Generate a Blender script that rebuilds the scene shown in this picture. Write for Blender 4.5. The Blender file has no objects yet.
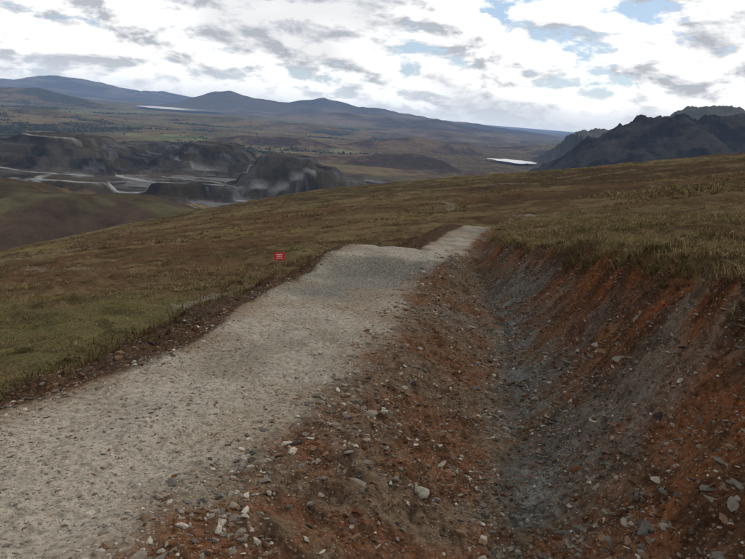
import bpy, math, numpy as np, bmesh
from mathutils import Vector, Matrix
rng=np.random.default_rng(7)
S=bpy.context.scene
S.view_settings.view_transform='Standard'; S.view_settings.look='None'; S.view_settings.exposure=0

# ---------------- noise ----------------
def h2(ix,iy,s):
    with np.errstate(over='ignore'):
        n=ix.astype(np.int64).astype(np.uint32)*np.uint32(374761393)+iy.astype(np.int64).astype(np.uint32)*np.uint32(668265263)+np.uint32((s*1442695041)&0xFFFFFFFF)
        n=(n^(n>>np.uint32(13)))*np.uint32(1274126177)
        n=n^(n>>np.uint32(16))
    return n*(1/4294967295.0)
def vn(x,y,s=0):
    ix=np.floor(x);iy=np.floor(y);fx=x-ix;fy=y-iy
    fx=fx*fx*fx*(fx*(fx*6-15)+10);fy=fy*fy*fy*(fy*(fy*6-15)+10)
    a=h2(ix,iy,s);b=h2(ix+1,iy,s);c=h2(ix,iy+1,s);d=h2(ix+1,iy+1,s)
    return (a+(b-a)*fx+(c-a)*fy+(a-b-c+d)*fx*fy)*2-1
def fbm(x,y,s=0,o=4,g=.5):
    r=0;a=1;t=0
    for i in range(o):
        c,sn=math.cos(i*1.1+.4),math.sin(i*1.1+.4)
        r=r+a*vn(x*c-y*sn+i*17.3,x*sn+y*c-i*9.1,s+i*31);t+=a;a*=g;x=x*2.03;y=y*2.03
    return r/t
def ss(t): t=np.clip(t,0,1); return t*t*(3-2*t)
def IP(v,pts): return np.interp(v,[p[0] for p in pts],[p[1] for p in pts])
def lerp(f,a,b):
    f=np.clip(f,0,1)[...,None];return a*(1-f)+np.asarray(b,float)*f
def mr(v,a,b): return np.clip((v-a)/(b-a),0,1)

# ---------------- terrain definition (metres, eye at z=0) ----------------
Lp=[(-60,-36),(-20,-14),(0,-3.9),(2.35,-2.8),(3.7,-2.22),(4.63,-1.78),(5.55,-1.54),(6.8,-1.4),(8,-1.27),(9.66,-1.10),(11,-.85),(12.5,-.4),(14,.4),(16,1.0),(20,1.8),(26,2.96),(36,4.9),(46,7.4),(60,11)]
Rp=[(-60,-34.2),(-20,-12.2),(0,-2),(2.35,-.87),(3.07,-.65),(3.61,-.44),(4.35,-.19),(5.09,0),(6.07,.2),(7.49,.42),(8.8,.57),(10.4,.76),(11.1,1.25),(12.9,1.62),(14,1.85),(16,2.2),(20,2.95),(26,4.15),(36,6.3),(46,9.0),(60,12.4)]
Zt=[(-60,2),(-20,-.3),(0,-1.7),(8.5,-2.31),(9.6,-2.50),(10.4,-2.60),(11.0,-2.38),(12.4,-2.46),(13.3,-2.84),(16,-3.25),(20,-3.7),(26,-4.35),(36,-5.6),(46,-7.6),(60,-10)]
Dp=[(-60,-31),(-20,-9.5),(0,.1),(2.94,.87),(3.83,1.09),(5.34,1.37),(7,1.66),(9.1,1.94),(11.7,2.1),(13.8,2.3),(18,2.85),(20,3.25),(26,4.45),(36,6.6),(60,12.8)]
Bp=[(-60,-28),(-20,-7),(0,1.9),(4,2.3),(6.3,2.6),(10,2.85),(14.5,3.0),(18,3.4),(20,3.7),(26,4.9),(36,7.0),(60,13.2)]
Dd=[(0,.32),(10,.30),(14,.22),(20,.08),(60,.05)]
Mp=[(-3000,40),(-200,12),(-20,.4),(0,-1.6),(4,-2.05),(10,-2.9),(20,-4.2),(36,-6.4),(60,-9.3),(100,-13.0),(180,-19.6),(250,-26),(350,-41),(500,-75),(700,-118),(1000,-140),(40000,-200)]
Op=[(-200,.2),(-20,.8),(4,.80),(10,.58),(18,.2),(30,0)]
bpf=[(-5000,.0),(-500,.1),(0,.17),(250,.17),(500,.12),(800,.06),(1200,0)]
Vb=[(-5000,-120),(1000,-118),(2000,-148),(4500,-148),(6500,-132),(9000,-132),(12000,-150),(20000,-170),(60000,-400)]
RID=[ # distance, front width, back width, kind, crest profile
 (520,130,150,'moor',[(-1.4,-.10),(-.9,-.13),(-.58,-.156),(-.45,-.158),(-.349,-.168),(-.287,-.184),(-.2,-.23)]),
 (760,35,60,'slate',[(-.66,-.135),(-.60,-.128),(-.52,-.126),(-.44,-.134),(-.40,-.15)]),
 (820,40,60,'slate',[(-.36,-.14),(-.33,-.124),(-.27,-.120),(-.23,-.128),(-.20,-.14)]),
 (900,70,120,'slate',[(-.25,-.14),(-.205,-.105),(-.185,-.080),(-.172,-.071),(-.138,-.068),(-.105,-.071),(-.085,-.082),(-.05,-.096),(-.01,-.110),(.03,-.135)]),
 (1200,110,150,'slate',[(-.38,-.11),(-.32,-.080),(-.285,-.063),(-.262,-.061),(-.235,-.064),(-.20,-.080),(-.15,-.105)]),
 (1100,120,200,'slate',[(-.9,-.09),(-.62,-.085),(-.56,-.076),(-.52,-.067),(-.45,-.065),(-.43,-.072),(-.39,-.084),(-.33,-.11)]),
 (1450,90,200,'slate',[(-.46,-.10),(-.42,-.078),(-.38,-.068),(-.34,-.067),(-.30,-.08),(-.26,-.1)]),
 (1900,130,300,'brown',[(-.20,-.09),(-.12,-.074),(-.06,-.067),(0,-.060),(.05,-.056),(.09,-.062),(.12,-.075),(.15,-.095)]),
 (2600,190,300,'brown',[(-.30,-.062),(-.22,-.050),(-.14,-.045),(-.10,-.050),(-.02,-.060)]),
 (3000,210,500,'brown',[(-.14,-.055),(-.063,-.045),(0,-.039),(.03,-.033),(.054,-.031),(.09,-.036),(.129,-.034),(.16,-.048),(.19,-.058)]),
 (3700,250,600,'brown',[(.13,-.045),(.18,-.036),(.22,-.029),(.26,-.024),(.3,-.021),(.7,-.01)]),
 (3400,260,300,'hill',[(-.8,-.035),(-.62,-.037),(-.5,-.033),(-.42,-.037),(-.36,-.044)]),
 (4700,300,400,'hill',[(-.40,-.031),(-.30,-.0245),(-.22,-.022),(-.16,-.026),(-.10,-.023),(-.04,-.029),(.0,-.033)]),
 (6000,500,500,'hill',[(-1.5,.01),(-.8,-.004),(-.57,-.006),(-.52,-.003),(-.47,-.010),(-.41,-.017),(-.37,-.026)]),
 (9800,900,1600,'far',[(-.36,-.02),(-.30,-.008),(-.274,.001),(-.245,.012),(-.225,.014),(-.205,.009),(-.178,.007),(-.14,.006),(-.115,.011),(-.092,.015),(-.075,.011),(-.04,.006),(-.008,.007),(.03,.002),(.066,-.002),(.170,-.005),(.252,-.013),(.35,-.02),(.6,-.02)]),
 (7000,500,900,'far',[(-.19,-.024),(-.15,-.014),(-.10,-.006),(-.05,-.003),(.0,-.001),(.04,-.006),(.08,-.005),(.12,-.010),(.2,-.014),(.26,-.02),(.4,-.025)]),
 (5200,300,600,'far',[(-.02,-.03),(.03,-.020),(.08,-.0165),(.13,-.021),(.18,-.020),(.23,-.026),(.3,-.03)]),
 (15000,2200,3000,'far',[(-1.4,.01),(-.8,.006),(-.57,.003),(-.53,.007),(-.49,.016),(-.466,.018),(-.445,.012),(-.429,.014),(-.40,.009),(-.377,.006),(-.355,.001),(-.333,.006),(-.30,.002),(-.27,.002),(-.2,.001),(-.1,-.011)]),
 (1500,330,300,'crag',[(.20,-.10),(.232,-.07),(.250,-.053),(.28,-.026),(.307,-.006),(.335,.011),(.371,.024),(.427,.030),(.52,.033),(.7,.05),(1.2,.03)]),
 (2300,350,400,'crag',[(.38,.0),(.435,.034),(.457,.048),(.507,.052),(.523,.045),(.56,.034),(.7,.03)]),
]
KK={'moor':1,'slate':2,'brown':3,'far':4,'crag':5,'hill':6}
def far_terrain(X,Y):
    base=IP(Y,Vb)+fbm(X/420,Y/420,61,3)*(12-7*ss((Y-1800)/1500))+fbm(X/1800,Y/1800,66,2)*5*ss((Y-2500)/2000)
    far=base.copy();kind=np.zeros(X.shape,int)
    for i,(Yr,wf,wb,kd,pr) in enumerate(RID):
        sel=np.nonzero((Y>Yr-3.2*wf)&(Y<Yr+3.5*wb)&(X>Yr*(pr[0][0]-.1))&(X<Yr*(pr[-1][0]+.1)))
        x,y=X[sel],Y[sel]
        if not len(x): continue
        bs=base[sel]
        Yj=Yr+fbm(x/(Yr*.12),x*0+i*3.3,70+i,3)*wf*.5
        C=IP(x/Yr,pr)*Yr
        t=(y-Yj);t=np.where(t<0,-t/wf,t/wb)
        amp={'moor':5,'slate':1.5,'brown':17,'far':45,'crag':20,'hill':12}[kd]
        sc={'moor':80,'slate':40,'brown':190,'far':900,'crag':130,'hill':400}[kd]
        rn=(1-2*np.abs(fbm(x/sc,y/sc,80+i,4,.5)))*amp-amp*.55
        if kd=='slate': f=ss(np.clip(1.3-t*.95,0,1))
        else: f=np.exp(-t**1.7)
        if kd in('far','hill'): rn=rn*ss(t*1.2+.12)
        hgt=bs-8+(C-bs+8)*f+rn*f*np.clip(.3+t,0,1)
        if kd=='far': hgt=hgt+(fbm(x/(Yr*.035),x*0,310+i,4,.6)*.0022*Yr+fbm(x/(Yr*.05),y/(Yr*.05),330+i,4,.6)*.003*Yr)*f
        if kd=='slate':
            hgt=hgt+fbm(x/90,y/90,98+i,3)*5*f
            st=13.;k=hgt/st;kf=np.floor(k);fr=k-kf;hgt=hgt*.25+(kf+ss((fr-.45)/.5))*st*.75
        if kd=='crag': hgt=hgt+fbm(x/45,y/45,95,4,.6)*18*f-np.abs(fbm(x/28,y/120,96,3,.6))*16*f
        m=hgt>far[sel]
        far[sel]=np.where(m,hgt,far[sel]);kind[sel]=np.where(m,KK[kd],kind[sel])
    q=ss((Y-480)/150)*ss((1500-Y)/200)*ss((0.08-X/np.maximum(Y,1))/.06)*(kind==0)
    st=7.;k=far/st;kf=np.floor(k);fr=k-kf
    far=far*(1-q*.8)+(kf+ss((fr-.6)/.35))*st*q*.8
    l1=np.exp(-(((X+2216)/520)**4+((Y-7450)/1150)**4));far=far*(1-l1)+(-150)*l1
    l2=np.exp(-(((X-480)/130)**4+((Y-2480)/240)**4));far=far*(1-l2)+(-150)*l2
    return far,kind
def terrain(X,Y,full=False):
    X=np.asarray(X,float);Y=np.asarray(Y,float);R=np.hypot(X,Y)
    b=IP(Y,bpf);MY=IP(Y,Mp);OY=IP(Y,Op)
    B=IP(Y,Bp)+.12*vn(Y*.9,Y*0,8)+.05*vn(Y*3.3,Y*0,18)
    mz=MY+b*np.clip(X,-400,400)+OY*ss(X/np.maximum(B,1.5))-.0009*np.clip(-X-4,0,200)**2
    s=np.nonzero(R<1000);x,y,r=X[s],Y[s],R[s]
    tus=ss(fbm(x/.42,y/.42,17,2)*1.6+.35)
    mz[s]+=tus*.10+fbm(x/.55,y/.55,11,3)*.05+fbm(x/3.,y/3.,12,3)*.14+fbm(x/14,y/14,13,3)*.5*ss((r-12)/50)+fbm(x/60,y/60,14,3)*1.6*ss((r-50)/200)
    z=mz.copy()
    M=np.zeros(X.shape+(5,)) # track soil slate bank berm
    ci=np.nonzero((Y<46)&(R<80))
    x,y=X[ci],Y[ci]
    if len(x):
        L=IP(y,Lp)+.06*vn(y*1.3,y*0+9,6);Rr=IP(y,Rp)+.05*vn(y*1.7,y*0+3,5);D=IP(y,Dp);Bc=B[ci];zt=IP(y,Zt);m0=mz[ci]
        near=ss((44-y)/7)
        wl=1.25+.3*vn(y*.8,y*0,21)
        zB=MY[ci]+b[ci]*Bc+OY[ci]+.05;zd=IP(y,[p for p in Zt if p[0] not in(9.6,10.4,11.0,12.4,13.3)])-IP(y,Dd)
        sd=fbm(x/.45,y/.45,31,4,.6)*.09+fbm(x/.11,y/.11,35,3,.6)*.038
        tr=fbm(x/.8,y/.8,41,3)*.03+fbm(x/.07,y/.07,44,2)*.006-.03*np.exp(-((x-L-(Rr-L)*.3)/.13)**2)-.03*np.exp(-((x-L-(Rr-L)*.72)/.13)**2)
        zz=m0.copy()
        tb=np.clip((L-x)/wl,0,1)
        zb=zt*(1-tb)+m0*tb+(.08*np.sin(np.pi*np.clip(tb*1.2,0,1)))+(sd*1.3+.05*np.abs(fbm(x/.3,y/.3,37,2)))*ss(tb*5)*ss((1-tb)*3)
        zz=np.where((x<L)&(x>L-wl),zb,zz)
        zz=np.where((x>=L)&(x<=Rr),zt+tr,zz)
        t1=np.clip((x-Rr)/np.maximum(D-Rr,.05),0,1)
        zz=np.where((x>Rr)&(x<=D),zt+(zd-zt)*ss(t1)+sd*ss(t1*4)*(1-.5*ss((t1-.6)/.4)),zz)
        t2=np.clip((x-D)/np.maximum(Bc-D,.05),0,1)
        rut=-np.abs(fbm(x/.5+y*.2,y/.16,55,3,.6))*.12*np.sin(np.pi*t2)
        zz=np.where((x>D)&(x<=Bc),zd+(zB-zd)*(t2**1.35)+sd*(.5+.9*t2)+.07*fbm(x/.25,y/.25,51,3)*t2+rut,zz)
        zz=np.where(x>Bc,m0+np.exp(-((x-Bc-.1)/.22)**2)*.07,zz)
        z[ci]=zz*near+m0*(1-near)
        if full:
            nz=fbm(x/.3,y/.3,101,3)*.12
            track=ss((x-L)/.12+.5+nz*3)*ss((Rr-x)/.24+.5+nz*5)*ss((39-y)/2)
            soil=(ss((x-L+wl)/.35+nz*6)*ss((Bc+.03-x)/.10+nz*2))*ss((38-y)/6)
            slate=np.exp(-((x-D-.05)/(.30+.12*vn(y*.9,y*0,105)))**2)*ss((14-y)/5)
            slate=np.clip(slate+.6*np.exp(-((x-D-.5)/.3)**2)*ss(vn(y*.8,x*.5,107)+.3),0,1)
            bank=((x>D)&(x<=Bc+.1))*t2;berm=((x<L)&(x>L-wl-.2))*1.
            M[ci]=np.stack([track,soil,slate,bank,berm],-1)
            ED=np.zeros(X.shape);ED[ci]=np.exp(-((Rr-x)/.25)**2)+np.exp(-((x-L)/.2)**2)
    kind=np.zeros(X.shape,int);isfar=np.zeros(X.shape,bool)
    idx=np.nonzero(Y>260)
    if len(idx[0]):
        fz,fk=far_terrain(X[idx],Y[idx])
        up=fz>z[idx]
        z[idx]=np.where(up,fz,z[idx]);kind[idx]=np.where(up,fk,0);isfar[idx]=up
    if not full: return z
    def seg(X,Y,p,w):
        d=np.full(X.shape,1e9)
        for (ax,ay),(bx,by) in zip(p[:-1],p[1:]):
            vx,vy=bx-ax,by-ay;t=np.clip(((X-ax)*vx+(Y-ay)*vy)/(vx*vx+vy*vy),0,1)
            d=np.minimum(d,np.hypot(X-ax-t*vx,Y-ay-t*vy))
        return ss((w-d)/(w*.5))
    al=np.ones(X.shape+(4,))
    ni=np.nonzero(~isfar);x,y,r=X[ni],Y[ni],R[ni];track,soil,slate,bank,berm=M[ni].T;ed=ED[ni]
    one=np.ones(x.shape+(3,));F=lambda s,o=4,g=.55,sd=0: fbm(x/s,y/s,400+sd,o,g)
    mc=lerp(mr(F(.9,4,.6,1),-.25,.3),one*(.058,.040,.023),(.120,.086,.046))
    mc=lerp(mr(F(7,4,.6,2)+F(1.2,2,.5,3)*.4,.0,.3)*.7,mc,(.086,.080,.034))
    mc=lerp(mr(F(26,4,.6,4),-.05,.18)*.8*ss((r-8)/20),mc,(.078,.046,.026))
    mc=lerp(mr(F(55,4,.6,5),.05,.25)*.5*ss((r-30)/60),mc,(.125,.098,.052))
    mc=lerp(mr(F(70,4,.6,6),.0,.2)*.7*ss((r-25)/60),mc,(.042,.030,.019))
    mc=lerp(mr(F(3.5,4,.7,7),.05,.3)*.65*ss((r-10)/20),mc,(.034,.025,.016))
    mc=lerp(mr(F(5,4,.7,8),.12,.35)*.5*ss((r-10)/20),mc,(.14,.108,.055))
    tc=lerp(mr(F(.6,4,.6,11),-.25,.25),one*(.170,.147,.116),(.235,.208,.170))
    tc=lerp(mr(F(1.9,3,.5,12),.0,.3)*.8,tc,(.112,.107,.094))
    tc=lerp(mr(F(1.0,3,.6,14),.1,.35)*.5,tc,(.18,.138,.095))
    tc=lerp(ed*mr(F(.5,3,.5,13),-.3,.3)*.8,tc,(.13,.092,.062))
    sc=lerp(mr(F(.45,4,.6,21),-.2,.2),one*(.112,.054,.029),(.112,.078,.051))
    sc=lerp(mr(F(1.1,3,.6,22),.02,.28)*.75,sc,(.116,.096,.075))
    sc=lerp(bank*1.3*mr(F(.7,4,.6,23),-.4,.05)*.95,sc,(.135,.048,.018))
    sc=lerp(bank*mr(F(.5,4,.6,24),.02,.2)*.85,sc,(.030,.019,.013))
    sc=lerp(berm*.8,sc,(.046,.028,.018))
    sc=lerp(mr(F(.12,3,.6,25),.05,.35)*.7,sc,(.042,.024,.015))
    sc=lerp(slate*mr(F(.3,4,.6,26),-.35,.05),sc,lerp(mr(F(.1,3,.6,27),-.2,.25),one*(.072,.069,.061),(.138,.133,.118)))
    nc=lerp(soil,mc,sc);nc=lerp(track,nc,tc)
    wob=F(.5,3,.6,60)
    for p,w,v in [([(-3.5,10.9),(-3.0,12.0),(-2.5,13.0)],.25,.45),([(-30,46),(-27,52),(-25,60)],1.0,.5),([(-17,31),(-12,26),(-9,21.5)],.5,.3),
                ([(5.0,84),(7.4,76),(7.9,71),(7.0,64),(6.4,60)],.5,.6),([(7.9,41),(9.4,39),(11,40)],.35,.7),([(14,120),(30,118),(48,128)],1.0,.4)]:
        nc=lerp(seg(x,y,p,w)*v*mr(wob,-.5,.1),nc,(.20,.18,.155))
    al[ni+(slice(0,3),)]=nc
    fi_=np.nonzero(isfar);x,y=X[fi_],Y[fi_];kd=kind[fi_];az=x/y
    one=np.ones(x.shape+(3,))
    fc=lerp(mr(F(160,5,.6,31),-.2,.25),one*(.050,.034,.022),(.120,.085,.045))  # brown moorland tones; patches also paint in sunlit and cloud-shadowed ground
    fc=lerp(mr(F(90,5,.6,32),.0,.2)*.6,fc,(.07,.068,.032))
    vx=np.floor(x/110+1.2*vn(x/260,y/260,501));vy=np.floor(y/260+1.2*vn(x/260,y/260,502))
    hv=h2(vx,vy,503);hw=h2(vx,vy,504)
    gf=lerp(hv,one*(.058,.070,.030),(.155,.165,.075));gf=lerp((hw>.5)*.9,gf,(.11,.085,.046))
    fi=ss((y-1700)/700)*ss((8400-y)/1000)*ss((.02-az)/.12)*np.where((kd==3),.3,1)*np.where(kd==6,.6,1)*(kd!=4)
    fc=lerp(fi*mr(F(500,4,.6,33),-.12,.2)*.9,fc,gf)
    fo=ss(fbm(x/300,y/420,120,5,.6)*4-.5)*(y>1600)*(y<7500)*(az<.06)
    fc=lerp(fo*.85,fc,(.026,.030,.020))
    fr_=lerp(mr(F(700,5,.6,34),-.2,.2),one*(.040,.028,.024),(.13,.10,.068));fr_=lerp(mr(F(1500,4,.6,45),.0,.2)*.6,fr_,(.03,.024,.022));fc=lerp((kd==4)*.95,fc,fr_)
    fb=lerp(mr(F(120,5,.65,46),-.15,.2),one*(.034,.023,.019),(.105,.072,.042));fc=lerp((kd==3)*.9,fc,fb)
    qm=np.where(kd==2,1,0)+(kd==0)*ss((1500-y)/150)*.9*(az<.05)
    qc=lerp(mr(F(40,5,.65,35),-.25,.25),one*(.014,.013,.013),(.048,.043,.038))  # dark slate, albedo lowered further to paint in cloud shadow over the quarry
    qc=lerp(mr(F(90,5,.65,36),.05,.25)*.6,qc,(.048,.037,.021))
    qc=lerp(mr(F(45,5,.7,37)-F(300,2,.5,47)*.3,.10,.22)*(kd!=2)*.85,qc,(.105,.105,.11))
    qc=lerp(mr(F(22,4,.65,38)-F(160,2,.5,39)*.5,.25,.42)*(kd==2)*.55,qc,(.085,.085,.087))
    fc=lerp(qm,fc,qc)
    fc=lerp((kd==1)*mr(F(60,4,.6,48),-.35,.1)*.9,fc,(.040,.029,.017))
    cc=lerp(mr(F(45,6,.65,41),-.15,.25),one*(.010,.010,.010),(.036,.032,.026))
    cc=lerp(((y>1950)&(kd==5))*.6,cc,(.10,.10,.075))
    fc=lerp((kd==5)*1.,fc,cc)
    for p,w,v in [([(-640,1010),(-560,960),(-500,930),(-430,940),(-400,990)],6,.9),([(-420,820),(-330,800),(-270,700),(-240,690)],5,.9),([(-190,800),(-120,790),(-60,740),(-40,690)],5,.9),
                  ([(-260,760),(-200,700),(-110,690)],5,.8),([(-400,1010),(-380,960),(-330,930),(-250,900)],7,.8),([(-330,1000),(-240,980),(-170,860)],5,.7),([(-480,860),(-400,800),(-390,740),(-330,700)],5,.8),
                  ([(-600,850),(-520,880),(-470,850),(-430,870)],5,.8),([(-620,1130),(-560,1060),(-480,1050)],6,.6),([(-210,845),(-170,830),(-120,832),(-85,850)],4,.7),([(-360,1130),(-310,1110),(-260,1120)],5,.6),([(-420,740),(-340,760),(-290,800),(-200,830)],5,.8)]:
        fc=lerp(seg(x,y,p,w)*v*mr(F(20,2,.5,42),-.6,.0),fc,(.22,.22,.215))
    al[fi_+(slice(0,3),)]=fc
    rough=isfar*np.where(kind==5,1.,np.where(kind==2,.35,.25))
    A=np.stack([M[...,0],M[...,1]*(1-M[...,0]),rough,isfar*1.],-1)
    return z,al,A

def mesh_np(name,V,F,mats=(),attrs={},smooth=True):
    me=bpy.data.meshes.new(name);n=len(V);m=len(F);k=F.shape[1]
    me.vertices.add(n);me.vertices.foreach_set('co',np.ascontiguousarray(V,dtype=np.float32).ravel())
    me.loops.add(m*k);me.loops.foreach_set('vertex_index',np.ascontiguousarray(F,dtype=np.int32).ravel())
    me.polygons.add(m);me.polygons.foreach_set('loop_start',np.arange(0,m*k,k,dtype=np.int32))
    me.polygons.foreach_set('use_smooth',np.full(m,smooth))
    me.update(calc_edges=True)
    for a,v in attrs.items():
        at=me.attributes.new(a,'FLOAT_COLOR','POINT');at.data.foreach_set('color',np.ascontiguousarray(v,dtype=np.float32).ravel())
    for x in mats: me.materials.append(x)
    ob=bpy.data.objects.new(name,me);S.collection.objects.link(ob);return ob

# ---------------- material helpers ----------------
class NT:
    def __init__(s,name):
        s.m=bpy.data.materials.new(name);s.m.use_nodes=True;s.t=s.m.node_tree;s.t.nodes.clear()
        s.geo=s.t.nodes.new('ShaderNodeNewGeometry')
    def n(s,ty,**k):
        o=s.t.nodes.new(ty)
        for a,v in k.items(): setattr(o,a,v)
        return o
    def put(s,sock,v):
        if isinstance(v,bpy.types.NodeSocket): s.t.links.new(v,sock)
        elif isinstance(v,(tuple,list)) and len(v)==3 and sock.type=='RGBA': sock.default_value=(*v,1)
        else: sock.default_value=v
    def noise(s,scale,detail=4,rough=.55,vec=None,dist=0):
        o=s.n('ShaderNodeTexNoise');s.put(o.inputs['Vector'],vec or s.geo.outputs['Position'])
        s.put(o.inputs['Scale'],scale);o.inputs['Detail'].default_value=detail;o.inputs['Roughness'].default_value=rough;o.inputs['Distortion'].default_value=dist
        return o.outputs['Fac']
    def mr(s,v,a,b,c=0.,d=1.):
        o=s.n('ShaderNodeMapRange');s.put(o.inputs[0],v)
        for i,x in enumerate((a,b,c,d)): s.put(o.inputs[i+1],x)
        return o.outputs[0]
    def math(s,op,a,b=0.):
        o=s.n('ShaderNodeMath',operation=op);s.put(o.inputs[0],a);s.put(o.inputs[1],b);return o.outputs[0]
    def mix(s,f,a,b,bt='MIX'):
        o=s.n('ShaderNodeMix',data_type='RGBA',blend_type=bt);s.put(o.inputs[0],f);s.put(o.inputs[6],a);s.put(o.inputs[7],b);return o.outputs[2]
    def attr(s,name):
        o=s.n('ShaderNodeAttribute',attribute_name=name);sp=s.n('ShaderNodeSeparateColor');s.t.links.new(o.outputs['Color'],sp.inputs[0])
        return sp.outputs[0],sp.outputs[1],sp.outputs[2],o.outputs['Alpha'],o.outputs['Color']
    def bsdf(s,col,rough=.9,normal=None,spec=.2):
        o=s.n('ShaderNodeBsdfPrincipled');s.put(o.inputs['Base Color'],col);s.put(o.inputs['Roughness'],rough);o.inputs['Specular IOR Level'].default_value=spec
        if normal is not None: s.t.links.new(normal,o.inputs['Normal'])
        return o.outputs[0]
    def diff(s,col,normal=None):
        o=s.n('ShaderNodeBsdfDiffuse');s.put(o.inputs[0],col);o.inputs[1].default_value=.6
        if normal is not None: s.t.links.new(normal,o.inputs['Normal'])
        return o.outputs[0]
    def bump(s,h,dist,strength=1.):
        o=s.n('ShaderNodeBump');s.put(o.inputs['Height'],h);s.put(o.inputs['Distance'],dist);s.put(o.inputs['Strength'],strength);return o.outputs[0]
    def haze(s,sh,k=15000.):  # aerial haze painted onto the surface: blue emission mixed in by distance
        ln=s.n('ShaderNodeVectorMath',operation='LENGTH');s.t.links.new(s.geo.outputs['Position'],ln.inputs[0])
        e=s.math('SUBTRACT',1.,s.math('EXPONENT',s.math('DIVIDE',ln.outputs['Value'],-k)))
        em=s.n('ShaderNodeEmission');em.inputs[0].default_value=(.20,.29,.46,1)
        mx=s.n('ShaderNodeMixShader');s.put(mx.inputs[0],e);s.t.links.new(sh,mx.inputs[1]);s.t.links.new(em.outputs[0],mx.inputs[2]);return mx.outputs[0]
    def out(s,sh):
        o=s.n('ShaderNodeOutputMaterial');s.t.links.new(sh,o.inputs[0]);return s.m

g=NT('ground_material')
tk,so,rg,fa,_=g.attr('mA');_,_,_,_,alb=g.attr('alb')
n1=g.noise(g.mr(fa,0,1,24.,.045),4,.75)
v=g.n('ShaderNodeTexVoronoi');g.t.links.new(g.geo.outputs['Position'],v.inputs['Vector']);v.inputs['Scale'].default_value=48
vs=g.n('ShaderNodeSeparateColor');g.t.links.new(v.outputs['Color'],vs.inputs[0])
lo=g.math('ADD',g.mr(fa,0,1,.42,.72),g.math('MULTIPLY',tk,.10))
dk=g.mr(n1,.33,.60,lo,1.2)
dkc=g.n('ShaderNodeCombineColor')
for i in range(3): g.t.links.new(dk,dkc.inputs[i])
col=g.mix(1.,alb,dkc.outputs[0],'MULTIPLY')
peb=g.math('MULTIPLY',g.mr(vs.outputs[0],.50,.60,0,.85),g.mr(v.outputs['Distance'],.10,.45,1,0))
peb=g.math('MULTIPLY',peb,g.math('ADD',tk,g.math('MULTIPLY',so,.5)))
col=g.mix(peb,col,g.mix(vs.outputs[1],(.08,.07,.058),(.38,.35,.30)))
ds=g.math('ADD',g.mr(tk,0,1,.03,.015),g.math('MULTIPLY',rg,8.))
nb=g.bump(g.math('ADD',n1,g.math('MULTIPLY',peb,.45)),ds,.85)
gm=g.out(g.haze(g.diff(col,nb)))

# ---------------- ground sheet ----------------
ang=np.radians(np.concatenate([np.arange(-180,-42,3.),np.arange(-42,42,.12),np.arange(42,180,3.)]))
rad=np.concatenate([[.02,.1,.3,.6],np.exp(np.arange(math.log(.8),math.log(45000),.0074))])
nr,na=len(rad),len(ang)
RR,AA=np.meshgrid(rad,ang,indexing='ij')
X=(RR*np.sin(AA)).ravel();Y=(RR*np.cos(AA)).ravel()
Z,alb_,mA=terrain(X,Y,True)
V=np.stack([X,Y,Z],1)
i=np.arange(nr-1)[:,None];j=np.arange(na)[None,:];j2=(j+1)%na
F=np.stack([i*na+j,i*na+j2,(i+1)*na+j2,(i+1)*na+j],-1).reshape(-1,4)[:,::-1]
mesh_np('ground',V,F,[gm],{'mA':mA,'alb':alb_})
del RR,AA,V,F,alb_,mA

# ---------------- stones ----------------
def ico(sub):
    bm=bmesh.new();bmesh.ops.create_icosphere(bm,subdivisions=sub,radius=1)
    v=np.array([p.co[:] for p in bm.verts]);f=np.array([[q.index for q in p.verts] for p in bm.faces]);bm.free();return v,f
def rocks(P,size,cols,sub,flat=.5,jit=.22):
    bv,bf=ico(sub);n=len(P)
    v=np.repeat(bv[None],n,0)
    v=v*(1+rng.normal(0,jit if sub==1 else jit*.5,(n,len(bv),1)))
    for _ in range(5 if sub>1 else 2):
        d=rng.normal(size=(n,3));d/=np.linalg.norm(d,axis=1)[:,None]
        p=np.einsum('nvi,ni->nv',v,d);ex=np.maximum(p-rng.uniform(.35,.7,(n,1)),0);v=v-ex[...,None]*d[:,None,:]
    sc=np.stack([rng.uniform(.8,1.6,n),rng.uniform(.55,1.,n),rng.uniform(flat*.5,flat*1.2,n)],1)
    v=v*sc[:,None,:]
    a=rng.uniform(0,6.283,n);tl=rng.normal(0,.4,n)
    ca,sa=np.cos(a),np.sin(a);ct,st=np.cos(tl),np.sin(tl)
    vx,vy,vz=v[...,0],v[...,1],v[...,2]
    y1=vy*ct[:,None]-vz*st[:,None];z1=vy*st[:,None]+vz*ct[:,None]
    x2=vx*ca[:,None]-y1*sa[:,None];y2=vx*sa[:,None]+y1*ca[:,None]
    v=np.stack([x2,y2,z1],-1)*size[:,None,None]+P[:,None,:]
    f=(bf[None]+(np.arange(n)*len(bv))[:,None,None]).reshape(-1,3)
    c=np.repeat(cols[:,None,:],len(bv),1).reshape(-1,4)
    return v.reshape(-1,3),f,c
def merge(parts):
    V=[];F=[];C=[];o=0
    for v,f,c in parts: V.append(v);F.append(f+o);C.append(c);o+=len(v)
    return np.concatenate(V),np.concatenate(F),np.concatenate(C)
s=NT('stone_material');_,_,_,_,cc2=s.attr('col')
nn=s.noise(50,3,.7)
sm=s.out(s.diff(s.mix(s.mr(nn,.35,.7,0,.6),cc2,s.mix(1.,cc2,(.5,.42,.35),'MULTIPLY')),s.bump(nn,.008)))
def pal(n,w):
    base=np.array([(.35,.32,.27),(.21,.185,.15),(.13,.12,.105),(.17,.11,.07),(.10,.048,.026),(.06,.055,.05)])
    k=rng.choice(6,n,p=w);c=base[k]*rng.uniform(.75,1.2,(n,1));return np.concatenate([c,np.ones((n,1))],1)
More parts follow.
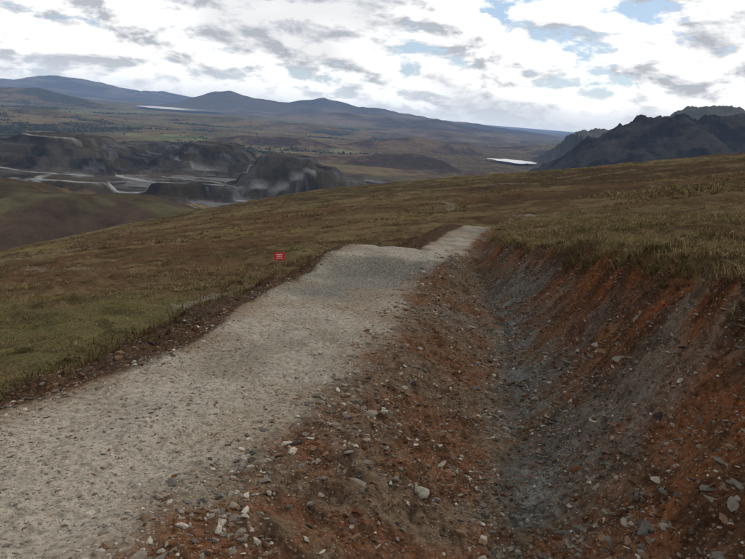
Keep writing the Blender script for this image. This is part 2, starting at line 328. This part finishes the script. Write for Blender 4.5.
def scat(n,lo,hi,ylo,yhi,smin,smax,w,sub,flat=.5,sink=.25,pw=1.6,ex=3.):
    y=ylo+(yhi-ylo)*rng.random(n)**pw
    a,b=lo(y),hi(y);x=a+(b-a)*rng.random(n)
    k=fbm(x/.35,y/.35,333,3)+rng.normal(0,.25,n)>-.15;x,y=x[k],y[k];n=len(x)
    sz=smin*(smax/smin)**(rng.random(n)**ex)
    z=terrain(x,y)
    P=np.stack([x,y,z+sz*flat*(.5-sink)],1)
    return rocks(P,sz,pal(n,w),sub,flat)
Lf=lambda y:IP(y,Lp);Rf=lambda y:IP(y,Rp);Df=lambda y:IP(y,Dp);Bf=lambda y:IP(y,Bp)
wt=[.20,.34,.24,.18,.03,.01];ws=[.07,.17,.13,.27,.30,.06];wl=[.04,.20,.38,.13,.06,.19]
parts=[scat(24000,Lf,Rf,1.8,15,.004,.014,wt,1,.5,.42),
 scat(900,Lf,Rf,1.8,14,.010,.024,wt,2,.5,.5),
 scat(4600,lambda y:Rf(y)-.28,lambda y:Rf(y)+.45,1.8,14,.006,.034,wt,1,.55),
 scat(1500,lambda y:Lf(y)-.2,lambda y:Lf(y)+.15,2.5,14,.006,.028,wt,1,.55)]
v,f,c=merge(parts);mesh_np('gravel',v,f,[sm],{'col':c},False)
parts=[scat(40000,Rf,lambda y:Bf(y)-.05,1.7,15,.004,.020,ws,1,.6,.3,1.6,2.5),
 scat(3600,Rf,lambda y:Bf(y)-.1,1.7,15,.012,.036,ws,2,.5,.3,1.6,3),
 scat(500,lambda y:Df(y)+.2,lambda y:Bf(y)-.05,1.8,13,.02,.06,[.02,.14,.3,.2,.17,.17],2,.25,.3,1.3,2),
 scat(110,Rf,lambda y:Bf(y)-.3,1.8,12,.025,.055,[.28,.38,.16,.15,.0,.03],2,.45,.38,1.3,2),
 scat(13000,lambda y:Df(y)-.3,lambda y:Df(y)+.6,1.7,14,.005,.026,wl,1,.4,.3),
 scat(7000,lambda y:Lf(y)-1.2,lambda y:Lf(y)-.05,2.8,18,.006,.032,[.01,.04,.08,.3,.32,.25],1,.8),
 scat(40,lambda y:Lf(y)-.5,lambda y:Lf(y)-.1,3.4,12,.025,.045,[.3,.4,.2,.1,0,0],2,.6)]
v,f,c=merge(parts);mesh_np('rubble',v,f,[sm],{'col':c},False)

# ---------------- grass ----------------
def tufts(x,y,hgt,nb,wid,spread,cmix,dark=1.):
    n=len(x);z=terrain(x,y)
    N=n*nb
    bx=np.repeat(x,nb);by=np.repeat(y,nb);bz=np.repeat(z,nb);h=np.repeat(hgt,nb)*rng.uniform(.55,1.15,N)
    a=rng.uniform(0,6.283,N);r=np.abs(rng.normal(0,1,N))*spread*np.repeat(hgt,nb)
    ox,oy=np.cos(a)*r,np.sin(a)*r
    a2=a+rng.normal(0,.6,N);ln=rng.uniform(.35,1.3,N)*h
    dx,dy=np.cos(a2)*ln+.15*h,np.sin(a2)*ln-.1*h
    px,py=-np.sin(a2+rng.normal(0,.8,N))*wid*.5,np.cos(a2)*wid*.5
    b=np.stack([bx+ox,by+oy,bz-.02],1);p=np.stack([px,py,px*0],1)
    mid=b+np.stack([dx*.35,dy*.35,h*.58],1);tip=b+np.stack([dx,dy,h*rng.uniform(.35,.85,N)],1)
    v=np.stack([b-p,b+p,mid+p*.8,mid-p*.8,tip+p*.15,tip-p*.15],1).reshape(-1,3)
    o=(np.arange(N)*6)[:,None]
    f=np.concatenate([o+np.array([0,1,2,3]),o+np.array([3,2,4,5])],0)
    base=np.array([(.23,.175,.09),(.16,.115,.055),(.105,.096,.040),(.078,.073,.034),(.09,.056,.032)])*dark
    tc=(rng.random(n)[:,None]>np.cumsum(cmix,1)).sum(1).clip(0,4)
    k=np.where(rng.random(N)<.7,np.repeat(tc,nb),rng.choice(5,N))
    c=base[k]*rng.uniform(.7,1.15,(N,1))
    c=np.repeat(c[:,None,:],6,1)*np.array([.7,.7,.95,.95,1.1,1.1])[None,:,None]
    c=np.concatenate([c.reshape(-1,3),np.ones((N*6,1))],1)
    return v,f,c
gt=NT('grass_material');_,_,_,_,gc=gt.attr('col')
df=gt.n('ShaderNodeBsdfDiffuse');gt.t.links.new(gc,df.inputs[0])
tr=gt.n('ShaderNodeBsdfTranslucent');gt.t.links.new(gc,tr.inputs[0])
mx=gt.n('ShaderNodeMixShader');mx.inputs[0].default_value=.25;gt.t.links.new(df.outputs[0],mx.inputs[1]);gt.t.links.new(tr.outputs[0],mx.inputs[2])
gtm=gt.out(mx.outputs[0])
def region(n,side,ylo,yhi,pw=1.5):
    y=ylo+(yhi-ylo)*rng.random(n)**pw
    if side>0: x0=Bf(y);x1=np.maximum(x0+1,y*.66+1.);x=x0+(x1-x0)*rng.random(n)
    else: x0=Lf(y)-1.2;x1=np.minimum(x0-1,-y*.72-1.);x=x0+(x1-x0)*rng.random(n)
    return x,y
def mixf(x,y,side):
    g_=ss(fbm(x/2.5,y/2.5,201,3)*2.5+.3)
    w=np.stack([.26-.12*g_,.32-.14*g_,.06+.20*g_,.05+.10*g_,.36-.06*g_],1);return w/w.sum(1)[:,None]
parts=[]
for n,side,ylo,yhi,h0,h1,nb,w,pw in [(5000,1,2.6,14,.04,.15,22,.006,1.3),(5200,-1,3.6,14,.03,.09,22,.006,1.3),
      (5200,1,14,45,.06,.22,14,.014,1.5),(5200,-1,14,50,.05,.15,14,.016,1.5),(6000,1,45,180,.12,.34,7,.07,1.3),(4500,-1,50,180,.1,.28,7,.07,1.3)]:
    x,y=region(n,side,ylo,yhi,pw)
    cl=fbm(x/1.2,y/1.2,210,3)
    if ylo>=14: cl=fbm(x/3,y/3,212,3)
    if ylo>=45: cl=fbm(x/9,y/9,214,3)
    keep=cl>-.12;x,y=x[keep],y[keep];cl=cl[keep]
    h=(h0+(h1-h0)*rng.random(len(x))**1.6)*(1+1.2*np.clip(cl,0,1))
    parts.append(tufts(x,y,h,nb,w,.8,mixf(x,y,side)))
y=rng.uniform(1.5,26,1500);x=Bf(y)+rng.normal(.03,.07,1500)
parts.append(tufts(x,y,rng.uniform(.04,.12,1500),18,.006,.7,mixf(x,y,1)))
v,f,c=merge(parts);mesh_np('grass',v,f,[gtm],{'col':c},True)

y=3+17*rng.random(1900)**1.2;x=Lf(y)-.55-rng.random(1900)**1.3*1.6
v,f,c=tufts(x,y,rng.uniform(.03,.10,1900),20,.008,1.2,np.tile([.08,.15,.08,.09,.6],(1900,1)),.6)
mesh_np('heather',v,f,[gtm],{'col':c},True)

# ---------------- distant trees ----------------
n=22000
Yt=rng.uniform(1700,5800,n);at=rng.uniform(-.72,.03,n);Xt=at*Yt
k=(fbm(Xt/300,Yt/420,120,5,.6)*4-.5>.35)|((rng.random(n)<.015)&(at<-.1));Xt,Yt=Xt[k],Yt[k]
Zt_=terrain(Xt,Yt);sz=rng.uniform(2.5,4.5,len(Xt))
P=np.stack([Xt,Yt,Zt_+sz*.5],1)
cl=np.concatenate([np.array([[.026,.032,.020]])*rng.uniform(.6,1.6,(len(Xt),1)),np.ones((len(Xt),1))],1)
v,f,c=rocks(P,sz,cl,1,1.2,.25)
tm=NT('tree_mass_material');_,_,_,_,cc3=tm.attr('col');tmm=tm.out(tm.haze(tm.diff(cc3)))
mesh_np('distant_trees',v,f,[tmm],{'col':c},False)

# ---------------- lakes ----------------
w=NT('water_material')
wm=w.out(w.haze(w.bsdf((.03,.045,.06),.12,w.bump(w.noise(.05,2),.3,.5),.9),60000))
def lake(cx,cy,rx,ry,z,seed):
    a=np.linspace(0,2*math.pi,96,endpoint=False)
    r=1+.22*vn(np.cos(a)*2+seed,np.sin(a)*2,seed)+.1*vn(np.cos(a)*6,np.sin(a)*6+seed,seed+1)
    vs=[(cx,cy,z)]+[(cx+rx*r[q]*math.cos(a[q]),cy+ry*r[q]*math.sin(a[q]),z) for q in range(96)]
    fs=[(0,1+q,1+(q+1)%96) for q in range(96)]
    mesh_np('lake',np.array(vs),np.array(fs),[wm])
lake(-2216,7450,370,900,-122,3)
lake(480,2480,80,105,-133,9)

# ---------------- little red sign ----------------
def simple(name,c,r=.6):
    q=NT(name);return q.out(q.bsdf(q.mix(q.mr(q.noise(60,4),.3,.7,0,.35),c,tuple(x*.6 for x in c)),r))
def box(name,sx,sy,sz,loc,mat,par,bev=.002):
    bm=bmesh.new();bmesh.ops.create_cube(bm,size=1);bmesh.ops.scale(bm,vec=(sx,sy,sz),verts=bm.verts)
    bmesh.ops.bevel(bm,geom=bm.edges[:],offset=bev,segments=2,affect='EDGES')
    me=bpy.data.meshes.new(name);bm.to_mesh(me);bm.free();me.materials.append(mat)
    o=bpy.data.objects.new(name,me);S.collection.objects.link(o);o.parent=par;o.location=loc;return o
sx_,sy_=-1.58,10.9
sz_=float(terrain(np.array([sx_]),np.array([sy_]))[0]);H=-2.48-sz_
sg=bpy.data.objects.new('warning_sign',None);S.collection.objects.link(sg);sg.location=(sx_,sy_,sz_);sg.rotation_euler=(0,math.radians(-4),math.radians(8))
red=simple('red_paint',(.60,.025,.03));wh=simple('white_paint',(.75,.73,.7));wd=simple('stake_wood',(.22,.16,.10),.9)
box('stake',.03,.022,H+.16,(0,.016,H/2-.05),wd,sg)
box('board',.175,.008,.13,(0,0,H),red,sg)
for k,(w_,zz) in enumerate([(.11,.032),(.09,0),(.12,-.032)]): box('lettering_%d'%k,w_,.002,.010,(0,-.0055,H+zz),wh,sg,.0003)

# ---------------- world ----------------
SE,SAZ=math.radians(40),math.radians(58)
W=bpy.data.worlds.new('World');S.world=W;W.use_nodes=True;t=W.node_tree;t.nodes.clear()
W.cycles.sampling_method='NONE'
class WN(NT):
    def __init__(s): s.t=t
q=WN()
sky=q.n('ShaderNodeTexSky',sky_type='NISHITA');sky.sun_disc=False;sky.sun_elevation=SE;sky.sun_rotation=SAZ;sky.altitude=400
tc_=q.n('ShaderNodeTexCoord')
def mp(loc,sc):
    m=q.n('ShaderNodeMapping');m.inputs['Location'].default_value=loc;m.inputs['Scale'].default_value=sc;t.links.new(tc_.outputs['Generated'],m.inputs['Vector']);return m.outputs[0]
n1=q.noise(1,7,.60,mp((3.1,1.7,.3),(10,10,24)),.2)
n2=q.noise(1,4,.58,mp((3.1+.05,1.7,.3+.38),(10,10,24)),.2)
n3=q.noise(1,2,.5,mp((8.4,4.7,.3),(2.8,2.8,8)),0)
dens=q.mr(q.math('ADD',n1,q.math('MULTIPLY',q.math('SUBTRACT',n3,.5),.4)),.36,.44)
lit=q.mr(q.math('SUBTRACT',n1,n2),-.12,.04)
ccol=q.mix(lit,(5.0,5.25,5.8),(13,13,12.8))
ccol=q.mix(q.mr(n3,.50,.62,0,.5),ccol,(4.4,4.7,5.3))
sepz=q.n('ShaderNodeSeparateXYZ');t.links.new(tc_.outputs['Generated'],sepz.inputs[0])
hz=q.mr(sepz.outputs[2],.0,.055,.85,0)
blue=q.mix(.5,sky.outputs[0],(5.5,7.2,9.6))
c1=q.mix(dens,blue,ccol)
c1=q.mix(hz,c1,(6.6,7.3,8.4))
bg=q.n('ShaderNodeBackground');t.links.new(c1,bg.inputs[0]);bg.inputs[1].default_value=.1
o=q.n('ShaderNodeOutputWorld');t.links.new(bg.outputs[0],o.inputs[0])
sl_=bpy.data.lights.new('sun','SUN');sl_.energy=2.8;sl_.angle=math.radians(1.0);sl_.color=(1,.95,.87)
so_=bpy.data.objects.new('sun',sl_);S.collection.objects.link(so_)
d=Vector((math.sin(SAZ)*math.cos(SE),math.cos(SAZ)*math.cos(SE),math.sin(SE)))
so_.rotation_euler=d.to_track_quat('Z','Y').to_euler()

# ---------------- camera ----------------
cd=bpy.data.cameras.new('camera');cam=bpy.data.objects.new('camera',cd);S.collection.objects.link(cam)
cd.sensor_width=36;cd.lens=36*657/745;cd.clip_start=.05;cd.clip_end=100000
cam.matrix_world=Matrix.Rotation(math.radians(90-14.2),4,'X')@Matrix.Rotation(math.radians(4.6),4,'Z')
S.camera=cam
